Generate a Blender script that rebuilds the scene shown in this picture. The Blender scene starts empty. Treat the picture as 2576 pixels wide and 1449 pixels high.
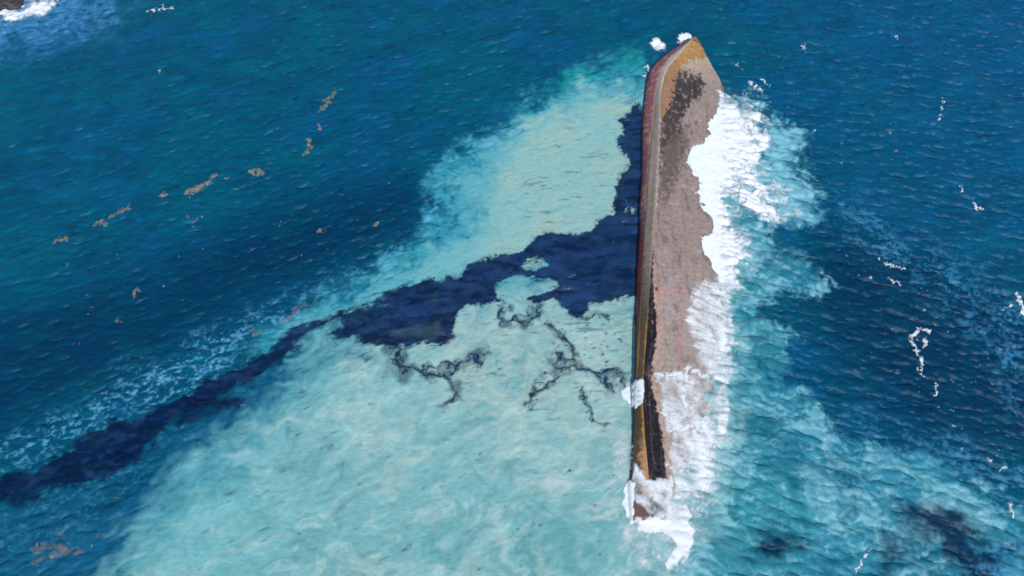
import bpy, math
import numpy as np

# ------------------------------------------------------------------ camera, light, exposure
SC = bpy.context.scene
COL = SC.collection
CAM_H, PITCH = 110.0, 60.0
TX, TY = 0.7444, 0.4187                      # half width / half height of the view at distance 1
cam_d = bpy.data.cameras.new('camera')
cam_d.sensor_fit = 'HORIZONTAL'; cam_d.sensor_width = 36.0
cam_d.lens = 18.0 / TX
cam_d.clip_start = 0.5; cam_d.clip_end = 20000
cam = bpy.data.objects.new('camera', cam_d); COL.objects.link(cam)
cam.location = (0, 0, CAM_H); cam.rotation_euler = (math.radians(90 - PITCH), 0, 0)
SC.camera = cam

SUN_EL, SUN_AZ = math.radians(50), math.radians(158)     # azimuth from +Y towards +X
w = bpy.data.worlds.new('World'); SC.world = w; w.use_nodes = True
nt = w.node_tree; nt.nodes.clear()
sky = nt.nodes.new('ShaderNodeTexSky'); sky.sky_type = 'NISHITA'; sky.sun_disc = False
sky.sun_elevation = SUN_EL; sky.sun_rotation = SUN_AZ
sky.air_density = 1.0; sky.dust_density = 0.6; sky.ozone_density = 1.5
bg = nt.nodes.new('ShaderNodeBackground'); bg.inputs['Strength'].default_value = 0.14
wo = nt.nodes.new('ShaderNodeOutputWorld')
nt.links.new(sky.outputs[0], bg.inputs[0]); nt.links.new(bg.outputs[0], wo.inputs[0])

sd = bpy.data.lights.new('sun', 'SUN'); sd.energy = 3.5; sd.angle = math.radians(0.6); sd.color = (1, .98, .95)
sun = bpy.data.objects.new('sun', sd); COL.objects.link(sun)
sdir = np.array([math.sin(SUN_AZ) * math.cos(SUN_EL), math.cos(SUN_AZ) * math.cos(SUN_EL), math.sin(SUN_EL)])
from mathutils import Vector
sun.rotation_euler = Vector(-sdir).to_track_quat('-Z', 'Y').to_euler()
sun.location = (60, -40, 150)
SC.view_settings.view_transform = 'Standard'; SC.view_settings.look = 'None'
SC.view_settings.gamma = 1; SC.view_settings.exposure = 0.0
SC.cycles.transparent_max_bounces = 12

# ------------------------------------------------------------------ helpers: survey of the photo onto the sea plane
C_, S_ = math.cos(math.radians(90 - PITCH)), math.sin(math.radians(90 - PITCH))

def to_world(px, py, z=0.0):
    """a survey point (2576 x 1449 plan sheet) carried to its place at height z"""
    px = np.asarray(px, float); py = np.asarray(py, float); z = np.asarray(z, float)
    u = (px - 1288) / 1288 * TX; v = (724.5 - py) / 724.5 * TY
    dy = v * C_ + S_; dz = v * S_ - C_
    t = (z - CAM_H) / dz
    return u * t, dy * t

def to_sheet(x, y, z=0.0):
    dz = z - CAM_H
    yc = y * C_ + dz * S_; d = y * S_ - dz * C_
    return 1288 + x / d / TX * 1288, 724.5 - yc / d / TY * 724.5

def lin(c):
    c = np.asarray(c, float) / 255.0
    return np.where(c <= .04045, c / 12.92, ((c + .055) / 1.055) ** 2.4)

ILL = 1.22
def alb(r, g, b): return lin((r, g, b)) / ILL

def smooth(a, b, x):
    t = np.clip((x - a) / (b - a), 0, 1); return t * t * (3 - 2 * t)

# ------------------------------------------------------------------ the grid of the near sea
DX = 0.2
X0, X1, Y0, Y1 = -142.0, 142.0, 2.0, 166.0
NX = int(round((X1 - X0) / DX)) + 1; NY = int(round((Y1 - Y0) / DX)) + 1
gx = X0 + DX * np.arange(NX); gy = Y0 + DX * np.arange(NY)
GX, GY = np.meshgrid(gx, gy)
KX = 2 * np.pi * np.fft.fftfreq(NX, DX)[None, :]; KY = 2 * np.pi * np.fft.fftfreq(NY, DX)[:, None]
KK = np.hypot(KX, KY); KK[0, 0] = 1e-6

def white(seed):
    return np.fft.fft2(np.random.default_rng(seed).standard_normal((NY, NX)).astype(np.float32))

def fnoise(seed, lmax, lmin=0.5, beta=1.6, ang=0.0, stretch=1.0):
    """cloud noise with wavelengths lmin..lmax metres, drawn out by stretch along ang (degrees)"""
    a = math.radians(ang)
    k1 = (KX * math.cos(a) + KY * math.sin(a)) * stretch; k2 = -KX * math.sin(a) + KY * math.cos(a)
    k = np.sqrt(k1 * k1 + k2 * k2) + 1e-9
    amp = (k + 2 * np.pi / lmax) ** (-beta) * np.exp(-(k * lmin / 6.0) ** 2)
    amp = amp * (1 - np.exp(-(k * lmax / 4.0) ** 2))
    f = np.fft.ifft2(white(seed) * amp).real
    return (f - f.mean()) / f.std()

def waves(seed, lam, dirx, diry, spread, lmin=0.7, lmax=None, tail=2.4):
    n = math.hypot(dirx, diry); dirx /= n; diry /= n
    kp = 2 * np.pi / lam
    cosd = (KX * dirx + KY * diry) / KK
    A = np.where(KK < kp, (KK / kp) ** 3, (kp / KK) ** tail)
    A = A * np.abs(cosd) ** spread * np.exp(-(KK * lmin / 6.2) ** 4)
    if lmax: A = A * (1 - np.exp(-(KK * lmax / 6.2) ** 4))
    F = white(seed) * A
    h = np.fft.ifft2(F).real; s = h.std()
    dx = np.fft.ifft2(-1j * KX / KK * F).real / s; dy = np.fft.ifft2(-1j * KY / KK * F).real / s
    return h / s, dx, dy

def warpf(f, ax, ay):
    fx = np.clip((GX + ax - X0) / DX, 0, NX - 1.01); fy = np.clip((GY + ay - Y0) / DX, 0, NY - 1.01)
    ix = fx.astype(np.int32); iy = fy.astype(np.int32); fx = fx - ix; fy = fy - iy
    return (f[iy, ix] * (1 - fx) + f[iy, ix + 1] * fx) * (1 - fy) + (f[iy + 1, ix] * (1 - fx) + f[iy + 1, ix + 1] * fx) * fy
UX = fnoise(15, 30, 3, 2.2); UY = fnoise(16, 30, 3, 2.2); U2 = fnoise(17, 9, 1, 2.0); V2 = fnoise(18, 9, 1, 2.0)

# ------------------------------------------------------------------ plan sheet masks
RO = (-500, -300); RS = 2.0; RW, RH = 1800, 1050
def fill(pts):
    p = (np.asarray(pts, float) - RO) / RS
    m = np.zeros((RH, RW), np.float32)
    q = np.roll(p, -1, axis=0)
    for j in range(max(0, int(p[:, 1].min())), min(RH, int(p[:, 1].max()) + 2)):
        yc = j + 0.5
        c = (p[:, 1] <= yc) != (q[:, 1] <= yc)
        if not c.any(): continue
        a, b = p[c], q[c]
        xs = np.sort(a[:, 0] + (yc - a[:, 1]) / (b[:, 1] - a[:, 1]) * (b[:, 0] - a[:, 0]))
        for k in range(0, len(xs) - 1, 2):
            i0 = max(0, int(round(xs[k]))); i1 = min(RW, int(round(xs[k + 1])))
            if i1 > i0: m[j, i0:i1] = 1
    return m
_fx = np.fft.rfftfreq(RW)[None, :]; _fy = np.fft.fftfreq(RH)[:, None]
def blur(m, px):
    s = px / RS
    return np.fft.irfft2(np.fft.rfft2(m) * np.exp(-2 * np.pi ** 2 * s * s * (_fx ** 2 + _fy ** 2)), s=m.shape)
def ell(cx, cy, rx, ry, a=0, n=28):
    t = np.linspace(0, 2 * np.pi, n, endpoint=False); a = math.radians(a)
    return [(cx + rx * math.cos(q) * math.cos(a) - ry * math.sin(q) * math.sin(a), cy + rx * math.cos(q) * math.sin(a) + ry * math.sin(q) * math.cos(a)) for q in t]
def sample(m, px, py):
    fx = np.clip((px - RO[0]) / RS - .5, 0, RW - 1.01); fy = np.clip((py - RO[1]) / RS - .5, 0, RH - 1.01)
    ix = fx.astype(np.int32); iy = fy.astype(np.int32); fx = fx - ix; fy = fy - iy
    return (m[iy, ix] * (1 - fx) + m[iy, ix + 1] * fx) * (1 - fy) + (m[iy + 1, ix] * (1 - fx) + m[iy + 1, ix + 1] * fx) * fy
def linedist(pts, px, py):
    d = np.full(px.shape, 1e9)
    for (ax, ay), (bx, by) in zip(pts[:-1], pts[1:]):
        vx, vy = bx - ax, by - ay
        t = np.clip(((px - ax) * vx + (py - ay) * vy) / (vx * vx + vy * vy + 1e-9), 0, 1)
        d = np.minimum(d, np.hypot(px - ax - t * vx, py - ay - t * vy))
    return d

PX, PY = to_sheet(GX, GY)
WX = fnoise(11, 14, .8, 1.9); WY = fnoise(12, 14, .8, 1.9)
FX = fnoise(13, 3.5, .45, 1.4); FY = fnoise(14, 3.5, .45, 1.4)
def msk(polys, soft, warp=8, fine=2.5):
    m = None
    for p in polys:
        f = fill(p); m = f if m is None else np.maximum(m, f)
    return sample(blur(m, soft) if soft > 0 else m, PX + WX * warp + FX * fine, PY + (WY * warp + FY * fine) * .75)

# ------------------------------------------------------------------ hull lines (surveyed, with heights)
def hline(pts):
    """rows of (sheet x, sheet y, height) -> world x, y, z sorted by y"""
    a = np.array(pts, float); x, y = to_world(a[:, 0], a[:, 1], a[:, 2])
    o = np.argsort(y); return x[o], y[o], a[o, 2]
TIP = (1749, 91, 2.0)
HL = hline([TIP, (1713, 112, .2), (1679, 134, .1), (1641, 166, 0), (1627, 190, 0), (1620, 224, 0), (1614.5, 278, 0), (1612, 331, 0), (1611.5, 438, 0), (1606, 520, 0), (1607, 578, 0), (1604, 613, 0), (1598.5, 706, 0), (1598, 773, 0), (1597.5, 880, 0), (1597, 960, 0), (1594, 1028, 0), (1591, 1095, 0), (1587, 1137, 0), (1584, 1190, 0), (1583, 1230, 0), (1586, 1279, 0), (1588, 1312, 0)])
HA = hline([TIP, (1729, 108, 2.2), (1688, 142, 2.2), (1665, 171, 2.2), (1652, 214, 2.2), (1648, 251, 2.2), (1644, 304, 2.3), (1638, 358, 2.3), (1631, 438, 2.3), (1626.5, 520, 2.3), (1622.5, 573, 2.3), (1620, 613, 2.3), (1617, 653, 2.3), (1614.5, 693, 2.3), (1611, 773, 2.2), (1606, 842, 2.0), (1603, 895, 1.8), (1600.5, 948, 1.5), (1598, 1028, 1.2), (1595, 1095, .9), (1592, 1137, .7), (1590, 1190, .55), (1590, 1250, .45), (1593, 1312, .45)])
HB = hline([TIP, (1733, 110, 2.5), (1708, 139, 2.9), (1684, 166, 3.0), (1671, 192, 3.05), (1665, 224, 3.1), (1660, 264, 3.1), (1658, 304, 3.1), (1657, 358, 3.1), (1654.5, 413, 3.1), (1649, 520, 3.1), (1645, 573, 3.1), (1641, 640, 3.0), (1636, 706, 2.9), (1632, 773, 2.75), (1628.5, 822, 2.6), (1625, 868, 2.4), (1619, 935, 2.1), (1616.5, 1002, 1.8), (1620, 1055, 1.55), (1622, 1095, 1.35), (1626.5, 1137, 1.15), (1630.5, 1180, .95), (1633, 1222, .75), (1636, 1270, .55), (1640, 1312, .45)])
HR = hline([(1750.5, 92, 1.9), (1760, 104.5, .9), (1769, 122, .7), (1777, 139, .6), (1793, 168.5, .5), (1809, 195, .4), (1819, 220, .1), (1828, 270, -.3), (1832, 400, -.3), (1834, 560, -.3), (1830, 700, -.25), (1824, 790, -.2), (1822, 900, -.25), (1815, 1000, -.35), (1802, 1120, -.5), (1780, 1220, -.6), (1740, 1290, -.6), (1725, 1314, -.6)])
HY0 = float(max(HL[1][0], HA[1][0], HB[1][0], HR[1][0])); HY1 = float(min(l[1][-1] for l in (HL, HA, HB, HR))) - 0.02
def section(y):
    """outline of the hull at station y: arrays x, z from the left underwater edge to the right one"""
    xl, zl = np.interp(y, HL[1], HL[0]), np.interp(y, HL[1], HL[2])
    xa, za = np.interp(y, HA[1], HA[0]), np.interp(y, HA[1], HA[2])
    xb, zb = np.interp(y, HB[1], HB[0]), np.interp(y, HB[1], HB[2])
    xr, zr = np.interp(y, HR[1], HR[0]), np.interp(y, HR[1], HR[2])
    xa = max(xa, xl + .02); xb = max(xb, xa + .02); xr = max(xr, xb + .04)
    return xl, zl, xa, za, xb, zb, xr, zr
NS, NT_ = 9, 84
def section_pts(y):
    xl, zl, xa, za, xb, zb, xr, zr = section(y)
    sx = [xl + .35, xl + .12, xl]; sz = [-5., -1.0, -.15 + min(zl, 0)]
    for k in range(1, NS + 1):
        t = k / NS
        sx.append(xl + (xa - xl) * t ** 1.5); sz.append(zl - .15 + (za - zl + .15) * t ** .75)
    stx = []; stz = []
    for k in range(0, 9):
        t = k / 8
        stx.append(xa + (xb - xa) * t); stz.append(za + (zb - za) * (1 - (1 - t) ** 1.7))
    bx = []; bz = []
    for k in range(0, NT_ + 1):
        t = k / NT_
        bx.append(xb + (xr - xb) * t); bz.append(zb + (zr - zb) * t ** 1.25)
    bx += [xr + .12, xr + .4]; bz += [zr - .7, -5.]
    return (sx, sz), (stx, stz), (bx, bz)

def hull_height(x, y):
    """hull surface height on grid points (rows of constant y); -9 off the hull"""
    z = np.full(x.shape, -9.0)
    for j in range(x.shape[0]):
        yy = y[j].mean()
        if yy < HY0 or yy > HY1: continue
        (a, b), (c, d), (e, f) = section_pts(yy)
        xs = np.array(a[2:] + c[1:] + e[1:-1]); zs = np.array(b[2:] + d[1:] + f[1:-1])
        z[j] = np.interp(x[j], xs, zs, left=-9, right=-9)
    return z

# ------------------------------------------------------------------ sea surface
hullx = np.interp(GY[:, 0], HB[1], HB[0])[:, None]
wr = smooth(-10, 10, GX - hullx)                       # 0 on the lee side, 1 on the open side
swell = waves(21, 26, .8, .57, 6, lmin=8)
rw = waves(22, 3.4, .36, .93, 5, lmin=.5, tail=2.1)
rw2 = waves(23, 1.7, .50, .86, 3, lmin=.45, tail=1.9)
lw = waves(24, 3.4, -.40, .92, 4, lmin=.5, tail=2.1)
lw2 = waves(25, 1.6, -.25, .97, 3, lmin=.45, tail=1.9)
ob = waves(26, 3.2, .25, .97, 4, lmin=1.6, tail=3.0)   # slow round ripple under oil
LEE = msk([[(1612, 200), (1480, 212), (1380, 250), (1190, 372), (1125, 450), (1130, 590), (960, 690), (690, 850), (640, 1040), (480, 1140), (350, 1260), (230, 1600), (1900, 1600), (1800, 1300), (1700, 1200), (1600, 1000)]], 35, 10)

n0 = fnoise(40, 14, 2, 1.6)
# oil thickness 0..1
OIL = [(1602, 250), (1588, 283), (1551, 300), (1572, 320), (1566, 339), (1553, 352), (1562, 372), (1574, 395), (1588, 413), (1569, 437), (1550, 456), (1553, 477), (1540, 504), (1545, 528), (1553, 536), (1529, 546), (1502, 562), (1481, 581), (1440, 590), (1400, 585), (1370, 592), (1340, 608), (1318, 625), (1270, 635), (1232, 648), (1192, 655), (1172, 675), (1160, 698), (1120, 704), (1060, 708), (1010, 728), (970, 740), (920, 768), (870, 780), (830, 800), (760, 815), (720, 833), (700, 860), (660, 890), (640, 913), (560, 950), (500, 975), (440, 1000), (370, 1040), (300, 1068), (220, 1080), (170, 1130), (80, 1180), (0, 1205), (-160, 1255), (-400, 1330), (-400, 1400), (-160, 1310), (0, 1262), (60, 1238), (140, 1226), (235, 1212), (300, 1190), (350, 1135), (410, 1078), (470, 1045), (520, 1022), (600, 965), (680, 922), (735, 874), (790, 832), (838, 812), (880, 826), (836, 842), (850, 858), (900, 852), (950, 872), (995, 878), (1060, 852), (1110, 862), (1143, 845), (1150, 792), (1166, 772), (1240, 762), (1300, 765), (1360, 760), (1400, 752), (1425, 770), (1440, 795), (1478, 788), (1482, 762), (1520, 760), (1570, 748), (1618, 742), (1618, 560), (1622, 300)]
HOLES = [ell(1345, 660, 36, 16), [(1246, 708), (1290, 692), (1350, 692), (1392, 702), (1412, 722), (1384, 737), (1342, 742), (1325, 760), (1285, 768), (1250, 752)], ell(1312, 786, 40, 17), ell(1583, 531, 19, 11), ell(1570, 395, 10, 14)]
o1 = fill(OIL)
for h in HOLES: o1 = o1 * (1 - fill(h))
rag = fnoise(31, 6, .3, 1.2, 12, 2.2); vfine = fnoise(36, 1.6, .28, .9, 10, 1.6); VX = fnoise(37, 1.8, .28, 1.0); VY = fnoise(38, 1.8, .28, 1.0)
oil_s = sample(blur(o1, 4.5), PX + WX * 2.6 + FX * 1.6, PY + WY * 2.6 + FY * 1.6)
otail = sample(blur(o1, 9), PX + WX * 4 + FX * 2, PY + WY * 4 + FY * 2)
lw_ = smooth(1180, 950, PX)
strk = fnoise(92, 12, .3, 1.15, 24, 5.0)
oil = smooth(.24, .78, (oil_s + rag * .11 + vfine * .07) * (1 - lw_) + (otail + strk * .15 + rag * .08) * lw_)
# thinner film: lower flank of the tail and the middle body
film = smooth(250, 1250, PX) * .0
tailw = smooth(900, 600, PX)
streak = fnoise(32, 10, .6, 1.5, 22, 3.5)
oil = oil * np.clip(1 - smooth(-.2, 1.8, .6 * streak + .6 * strk) * (.08 + .5 * tailw), 0, 1)
mid = sample(blur(fill([(1143, 700), (850, 800), (880, 850), (1140, 860)]), 18), PX, PY)
oil = oil * (1 - mid * smooth(-.3, 1.4, fnoise(33, 9, .6, 1.4, 14, 2.5)) * .3)
FIL = [([(1380, 825), (1408, 833), (1428, 858), (1446, 888), (1438, 906), (1402, 904), (1395, 918), (1408, 930), (1440, 918), (1490, 934), (1518, 944), (1532, 962), (1545, 978)], 7),
       ([(1402, 946), (1362, 968), (1338, 998), (1330, 1018)], 6), ([(1500, 936), (1535, 930), (1556, 945), (1562, 958)], 8),
       ([(990, 872), (998, 905), (1010, 940)], 17), ([(1010, 928), (1060, 934), (1108, 948), (1130, 940), (1150, 912), (1190, 905), (1222, 893)], 8),
       ([(1060, 932), (1090, 920), (1120, 915), (1150, 912)], 5), ([(1130, 944), (1146, 972), (1151, 1000), (1122, 1022)], 8),
       ([(1268, 770), (1262, 790), (1280, 806), (1316, 812), (1350, 800), (1362, 778)], 6), ([(1470, 985), (1468, 1010), (1490, 1050), (1545, 1072)], 3), ([(1545, 805), (1520, 800), (1495, 803), (1470, 796)], 5)]
F3, F4 = fnoise(93, 4.5, .8, 1.8), fnoise(94, 4.5, .8, 1.8); F5 = fnoise(95, 4.5, .8, 1.8); slow0 = fnoise(98, 5, .9, 1.8); ridge = 1.2 - 2.2 * np.abs(fnoise(96, 5, .3, 1.3, 8, 2.4))
fpx, fpy = PX + WX * 6 + F3 * 5 + VX * .8, PY + WY * 6 + F4 * 5 + VY * .8
fn = fnoise(34, 4.5, .28, 1.1); fil = np.zeros_like(PX)
for pts, wd in FIL:
    for q_, (wa, wb) in enumerate(((F3, F4), (F4, -F3), (-F3 * .7 + F5 * .6, F5))):
        dl = linedist(pts, PX + WX * 5 + wa * (4.5 + .25 * wd), PY + WY * 5 + wb * (3.5 + .2 * wd))
        fil = np.maximum(fil, smooth(1.0, .2, dl / (wd * (.52 if q_ == 0 else .26) * np.clip(1 + .35 * slow0, .45, 2.0)) + vfine * .05) * (.92 if q_ == 0 else .7))
    fil = np.maximum(fil, smooth(2.6, .0, linedist(pts, fpx, fpy) / wd + slow0 * .4 + .12 * vfine) * .42)
spk = msk([[(1380, 800), (1560, 790), (1580, 960), (1400, 940)], [(1180, 870), (1300, 900), (1250, 960), (1150, 940)]], 25)
fil = np.maximum(fil, spk * smooth(1.3, 2.2, fnoise(35, 1.6, .4, .9, 8, 1.8)) * .55)
fr_o = sample(blur(o1, 11), PX + WX * 7 + F3 * 4, PY + WY * 7 + F4 * 4)
oil = np.maximum(oil, smooth(.08, .75, fr_o) * smooth(-.4, 1.0, ridge + .25 * vfine) * .62)
br = msk([[(560, 1000), (610, 1010), (600, 1030), (520, 1030)], [(470, 1045), (600, 1012), (560, 1035), (480, 1055)]], 6)
tail_s = sample(blur(fill([(p[0], p[1]) for p in OIL if p[0] < 905]), 13), PX + WX * 9 + FX * 5, PY - 12 + WY * 9 + FY * 5) * smooth(960, 820, PX)
oil = np.maximum(oil, smooth(.15, .8, tail_s) * smooth(-.9, 1.3, streak + .35 * vfine) * .62)
thin = msk([[(1610, 230), (1480, 240), (1300, 420), (1240, 620), (1480, 580), (1560, 420)], [(1180, 780), (1590, 780), (1590, 1100), (1300, 1060), (1000, 940)]], 30)
oil = np.maximum(oil, thin * smooth(1.5, 2.5, fnoise(39, 3, .3, 1.0, 4, 7.0) + .4 * n0) * .28)
oil = np.maximum(oil, np.maximum(fil, br * .8 * smooth(-.6, .6, streak)))
oil = np.clip(oil, 0, 1)

damp_r = 1 - .35 * smooth(1500, 1700, PX) * 0
A_l = (1 - LEE * .82) * (1 - oil * .75)
edge = smooth(0, 8, GX - X0) * smooth(0, 8, X1 - GX) * smooth(0, 6, GY - Y0) * smooth(0, 8, Y1 - GY)
def comb(i):
    r = .135 * rw[i] + .052 * rw2[i]
    l = (.082 * lw[i] + .040 * lw2[i]) * A_l + .11 * ob[i] * oil
    return (swell[i] * (.22 * wr + .07 * (1 - wr) * (1 - LEE * .7)) + r * wr * (1 - .5 * LEE) + l * (1 - wr)) * edge
SZ = comb(0); SX = comb(1) * .8; SY = comb(2) * .8
QX = GX + SX; QY = GY + SY
HZ = hull_height(QX, QY)

# ------------------------------------------------------------------ colour of the water body (suspended matter)
def mix(c, m, col):
    return c + (np.asarray(col)[None, None, :] - c) * m[..., None]
lace = 1 - np.abs(fnoise(51, 5, .45, 1.5, 14, 1.9)); lace2 = 1 - np.abs(fnoise(52, 2.6, .4, 1.2, 0, 1.3))
laceR = 1 - np.abs(fnoise(53, 6, .45, 1.5, -28, 2.0))
n_lo = fnoise(41, 45, 4, 2.0); n_md = fnoise(42, 12, .8, 1.6, 15, 2.0); n_hi = fnoise(43, 3, .4, 1.2, 12, 2.2)
n_b = warpf(fnoise(44, 22, .8, 1.8), UX * 1.3 + U2 * .4, UY * 1.3 + V2 * .4); n_c = warpf(fnoise(45, 18, .5, 1.6), UX * 1.3 + U2 * .4, UY * 1.3 + V2 * .4)
n_d = warpf(fnoise(46, 8, .4, 1.4), UX * .9 + U2 * .3, UY * .9 + V2 * .3)
n_sw = warpf(fnoise(47, 14, .4, 1.45, -32, 3.2), UX * 1.8 + U2 * .5, UY * 1.8 + V2 * .5)      # swirls drawn out to leeward
n_sl = warpf(fnoise(48, 14, .4, 1.5, 20, 3.0), UX * 1.4 + U2 * .4, UY * 1.4 + V2 * .4)
WC = np.zeros((NY, NX, 3)) + alb(3, 80, 108)
WC = mix(WC, smooth(-.6, 1.6, n_lo + .2 * n_md) * .7, alb(3, 87, 108))
WC = mix(WC, smooth(.2, 1.6, -n_lo + .4 * n_md) * .4, alb(8, 84, 128))
topR = msk([[(1900, -200), (3000, -200), (3000, 700), (2500, 600), (2100, 330)]], 120)
WC = mix(WC, topR * .65, alb(8, 83, 124))
dk = msk([[(-500, 950), (0, 800), (400, 660), (700, 520), (1000, 440), (1110, 480), (1060, 570), (900, 660), (600, 790), (300, 940), (0, 1080), (-500, 1250)], [(2030, 560), (2300, 620), (2576, 800), (2800, 900), (2800, 1200), (2500, 1130), (2250, 1070), (2120, 900), (2000, 760)]], 45)
WC = mix(WC, np.clip(dk * (.9 + .2 * n_md), 0, 1), alb(1, 54, 84))
WC = WC * (1 + .06 * n_md + .05 * n_hi)[..., None]
# mid blue water between the tail of the oil and the pale plume
mb = msk([[(-400, 1500), (-200, 1330), (0, 1270), (300, 1190), (520, 1020), (690, 920), (800, 850), (900, 880), (780, 1000), (620, 1100), (460, 1230), (330, 1500)]], 28)
WC = mix(WC, np.clip(mb * (.75 + .3 * n_md), 0, 1), alb(20, 92, 124))
# turquoise fringes
tq = msk([[(1625, 130), (1560, 150), (1470, 170), (1400, 205), (1330, 270), (1180, 360), (1090, 440), (1090, 520), (1060, 600), (940, 680), (760, 770), (600, 880), (700, 900), (1000, 800), (1620, 600)]], 16, 14, 5)
WC = mix(WC, np.clip(tq * (.85 + .25 * n_d), 0, 1), alb(52, 150, 165))
gr = msk([ell(1450, 195, 55, 18, -10), ell(1580, 150, 40, 14, -15)], 12)
WC = mix(WC, np.clip(gr * .9, 0, 1), alb(15, 140, 140))
S1 = msk([[(1622, 215), (1480, 214), (1390, 250), (1290, 320), (1190, 374), (1228, 396), (1128, 450), (1135, 500), (1205, 545), (1130, 594), (1060, 645), (960, 694), (860, 752), (760, 795), (700, 850), (650, 905), (800, 860), (1000, 770), (1200, 720), (1400, 660), (1622, 600)]], 26, 12, 3)
S1w = msk([[(1622, 235), (1480, 250), (1330, 330), (1260, 420), (1180, 480), (1260, 560), (1060, 660), (900, 760), (1200, 720), (1622, 600)]], 50, 14, 4)
s1 = smooth(.12, .95, S1 + n_d * .07 + n_sl * .08) * smooth(.01, .2, S1)
c1 = np.zeros((NY, NX, 3)) + alb(146, 190, 182)
c1 = mix(c1, smooth(-.5, 1.4, n_c) * .6, alb(164, 190, 172))
c1 = mix(c1, smooth(.1, 1.8, n_d + .3 * n_md) * .6, alb(122, 184, 186))
c1 = mix(c1, smooth(1320, 1130, PX + 40 * n_d) * .65, alb(104, 178, 184))
c1 = mix(c1, smooth(.8, .2, S1w + .06 * n_sl) * .75, alb(84, 168, 180))
WC = WC + (c1 - WC) * (s1 * .96)[..., None]
S2 = msk([[(1640, 600), (1180, 690), (1000, 790), (850, 845), (760, 905), (690, 975), (640, 1045), (480, 1145), (350, 1262), (290, 1400), (200, 1700), (1960, 1700), (1900, 1440), (1830, 1330), (1830, 1180), (1700, 1150), (1640, 1000)]], 42, 14, 4)
S2P = [(1640, 640), (1180, 740), (1000, 840), (850, 900), (800, 960), (720, 1060), (560, 1180), (430, 1300), (350, 1420), (300, 1700), (1900, 1700), (1800, 1330), (1700, 1150)]
S2w = msk([S2P], 75, 14, 4)
s2 = smooth(.12, .92, S2 + n_d * .05 + n_sl * .10) * smooth(.01, .2, S2)
c2 = np.zeros((NY, NX, 3)) + alb(138, 190, 188)
lowz = smooth(1000, 1400, PY)
c2 = mix(c2, lowz * .6, alb(116, 178, 178))
crm = msk([[(1000, 800), (1600, 760), (1600, 1180), (1400, 1120), (1100, 1000)], ell(1420, 1080, 180, 90)], 60)
c2 = mix(c2, np.clip(crm * (.75 + .25 * n_c), 0, 1), alb(166, 194, 184))
c2 = mix(c2, smooth(.3, 1.9, n_c + .35 * n_d) * .75, alb(172, 206, 200))
c2 = mix(c2, smooth(.4, 1.8, n_b + .3 * n_d) * (.25 + .4 * lowz), alb(92, 164, 164))
c2 = mix(c2, smooth(900, 500, PX) * smooth(950, 1150, PY) * .4, alb(122, 196, 198))
c2 = mix(c2, smooth(.2, 1.9, n_sl) * .45, alb(178, 208, 200)); c2 = mix(c2, smooth(.3, 2.0, -n_sl) * .4, alb(108, 172, 174))
c2 = mix(c2, smooth(.85, .25, S2w + .06 * n_sl) * .75, alb(66, 150, 164))
c2 = c2 * (1 + .03 * n_md + .04 * n_hi)[..., None]
c2 = c2 * np.array([.96, .95, .94])
WC = WC + (c2 - WC) * (s2 * .96)[..., None]
W1P = [(1806, 226), (1875, 248), (1922, 300), (1942, 348), (1905, 395), (1915, 462), (1966, 546), (1940, 562), (1868, 522), (1836, 500), (1852, 602), (1882, 664), (1838, 730), (1700, 700), (1700, 300)]
# weather side: turquoise aerated water torn off the surf
T2 = msk([[(1800, 225), (1870, 240), (1940, 300), (2030, 345), (2045, 370), (2010, 410), (2050, 470), (2080, 540), (2040, 585), (1970, 575), (1900, 575), (1900, 610), (1990, 640), (2070, 690), (2085, 740), (2000, 740), (1930, 750), (1905, 790), (1960, 830), (1998, 885), (1990, 920), (1950, 935), (2000, 970), (2060, 1010), (2090, 1070), (2180, 1120), (2330, 1130), (2430, 1210), (2540, 1270), (2700, 1340), (2800, 1600), (1700, 1600), (1740, 1200), (1780, 700)]], 16, 12, 5)
dark2 = msk([ell(2345, 1312, 82, 52, 10), ell(2450, 1405, 110, 56, 20), ell(2400, 1350, 40, 40), ell(2250, 1385, 40, 22), ell(2270, 1270, 25, 14), ell(1945, 1370, 60, 34), ell(2480, 1440, 60, 25)], 20, 16, 5)
dark3 = msk([ell(1985, 1170, 50, 26, 30), ell(2090, 1190, 50, 26, 30), ell(1990, 640, 70, 34, 15), ell(1890, 1080, 40, 24, 40), ell(1905, 880, 34, 60, 10)], 22, 16, 5)
t2 = smooth(.10, .95, T2 + n_d * .07 + n_c * .08 + n_sw * .15) * smooth(.01, .22, T2)
c3 = np.zeros((NY, NX, 3)) + alb(50, 136, 156)
c3 = mix(c3, smooth(-.3, 1.7, n_sw + .5 * n_c + .3 * n_d) * .9, alb(106, 174, 184))
c3 = mix(c3, smooth(.1, 1.8, -n_b - .5 * n_sw) * .6, alb(8, 92, 112))
gz = msk([[(1800, 680), (1900, 700), (1990, 880), (1960, 930), (1870, 1000), (1850, 800)], [(1830, 1200), (1960, 1150), (2050, 1300), (1950, 1450), (1800, 1420)]], 40)
c3 = mix(c3, gz * .5, alb(64, 160, 164))
pl = msk([[(1850, 250), (1950, 310), (2035, 360), (2000, 400), (2060, 480), (2070, 550), (1990, 575), (1880, 520), (1840, 400)]], 18, 12, 5)
c3 = mix(c3, np.clip(pl * (.75 + .35 * n_d), 0, 1), alb(128, 192, 206))
nearh = msk([[(1800, 690), (1845, 720), (1860, 900), (1850, 1000), (1890, 1050), (1850, 1200), (1830, 1320), (1760, 1340), (1760, 700)]], 16)
c3 = mix(c3, np.clip(nearh * (.6 + .3 * n_d), 0, 1), alb(150, 200, 200))
WC = WC + (c3 - WC) * (t2 * .93)[..., None]
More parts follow.
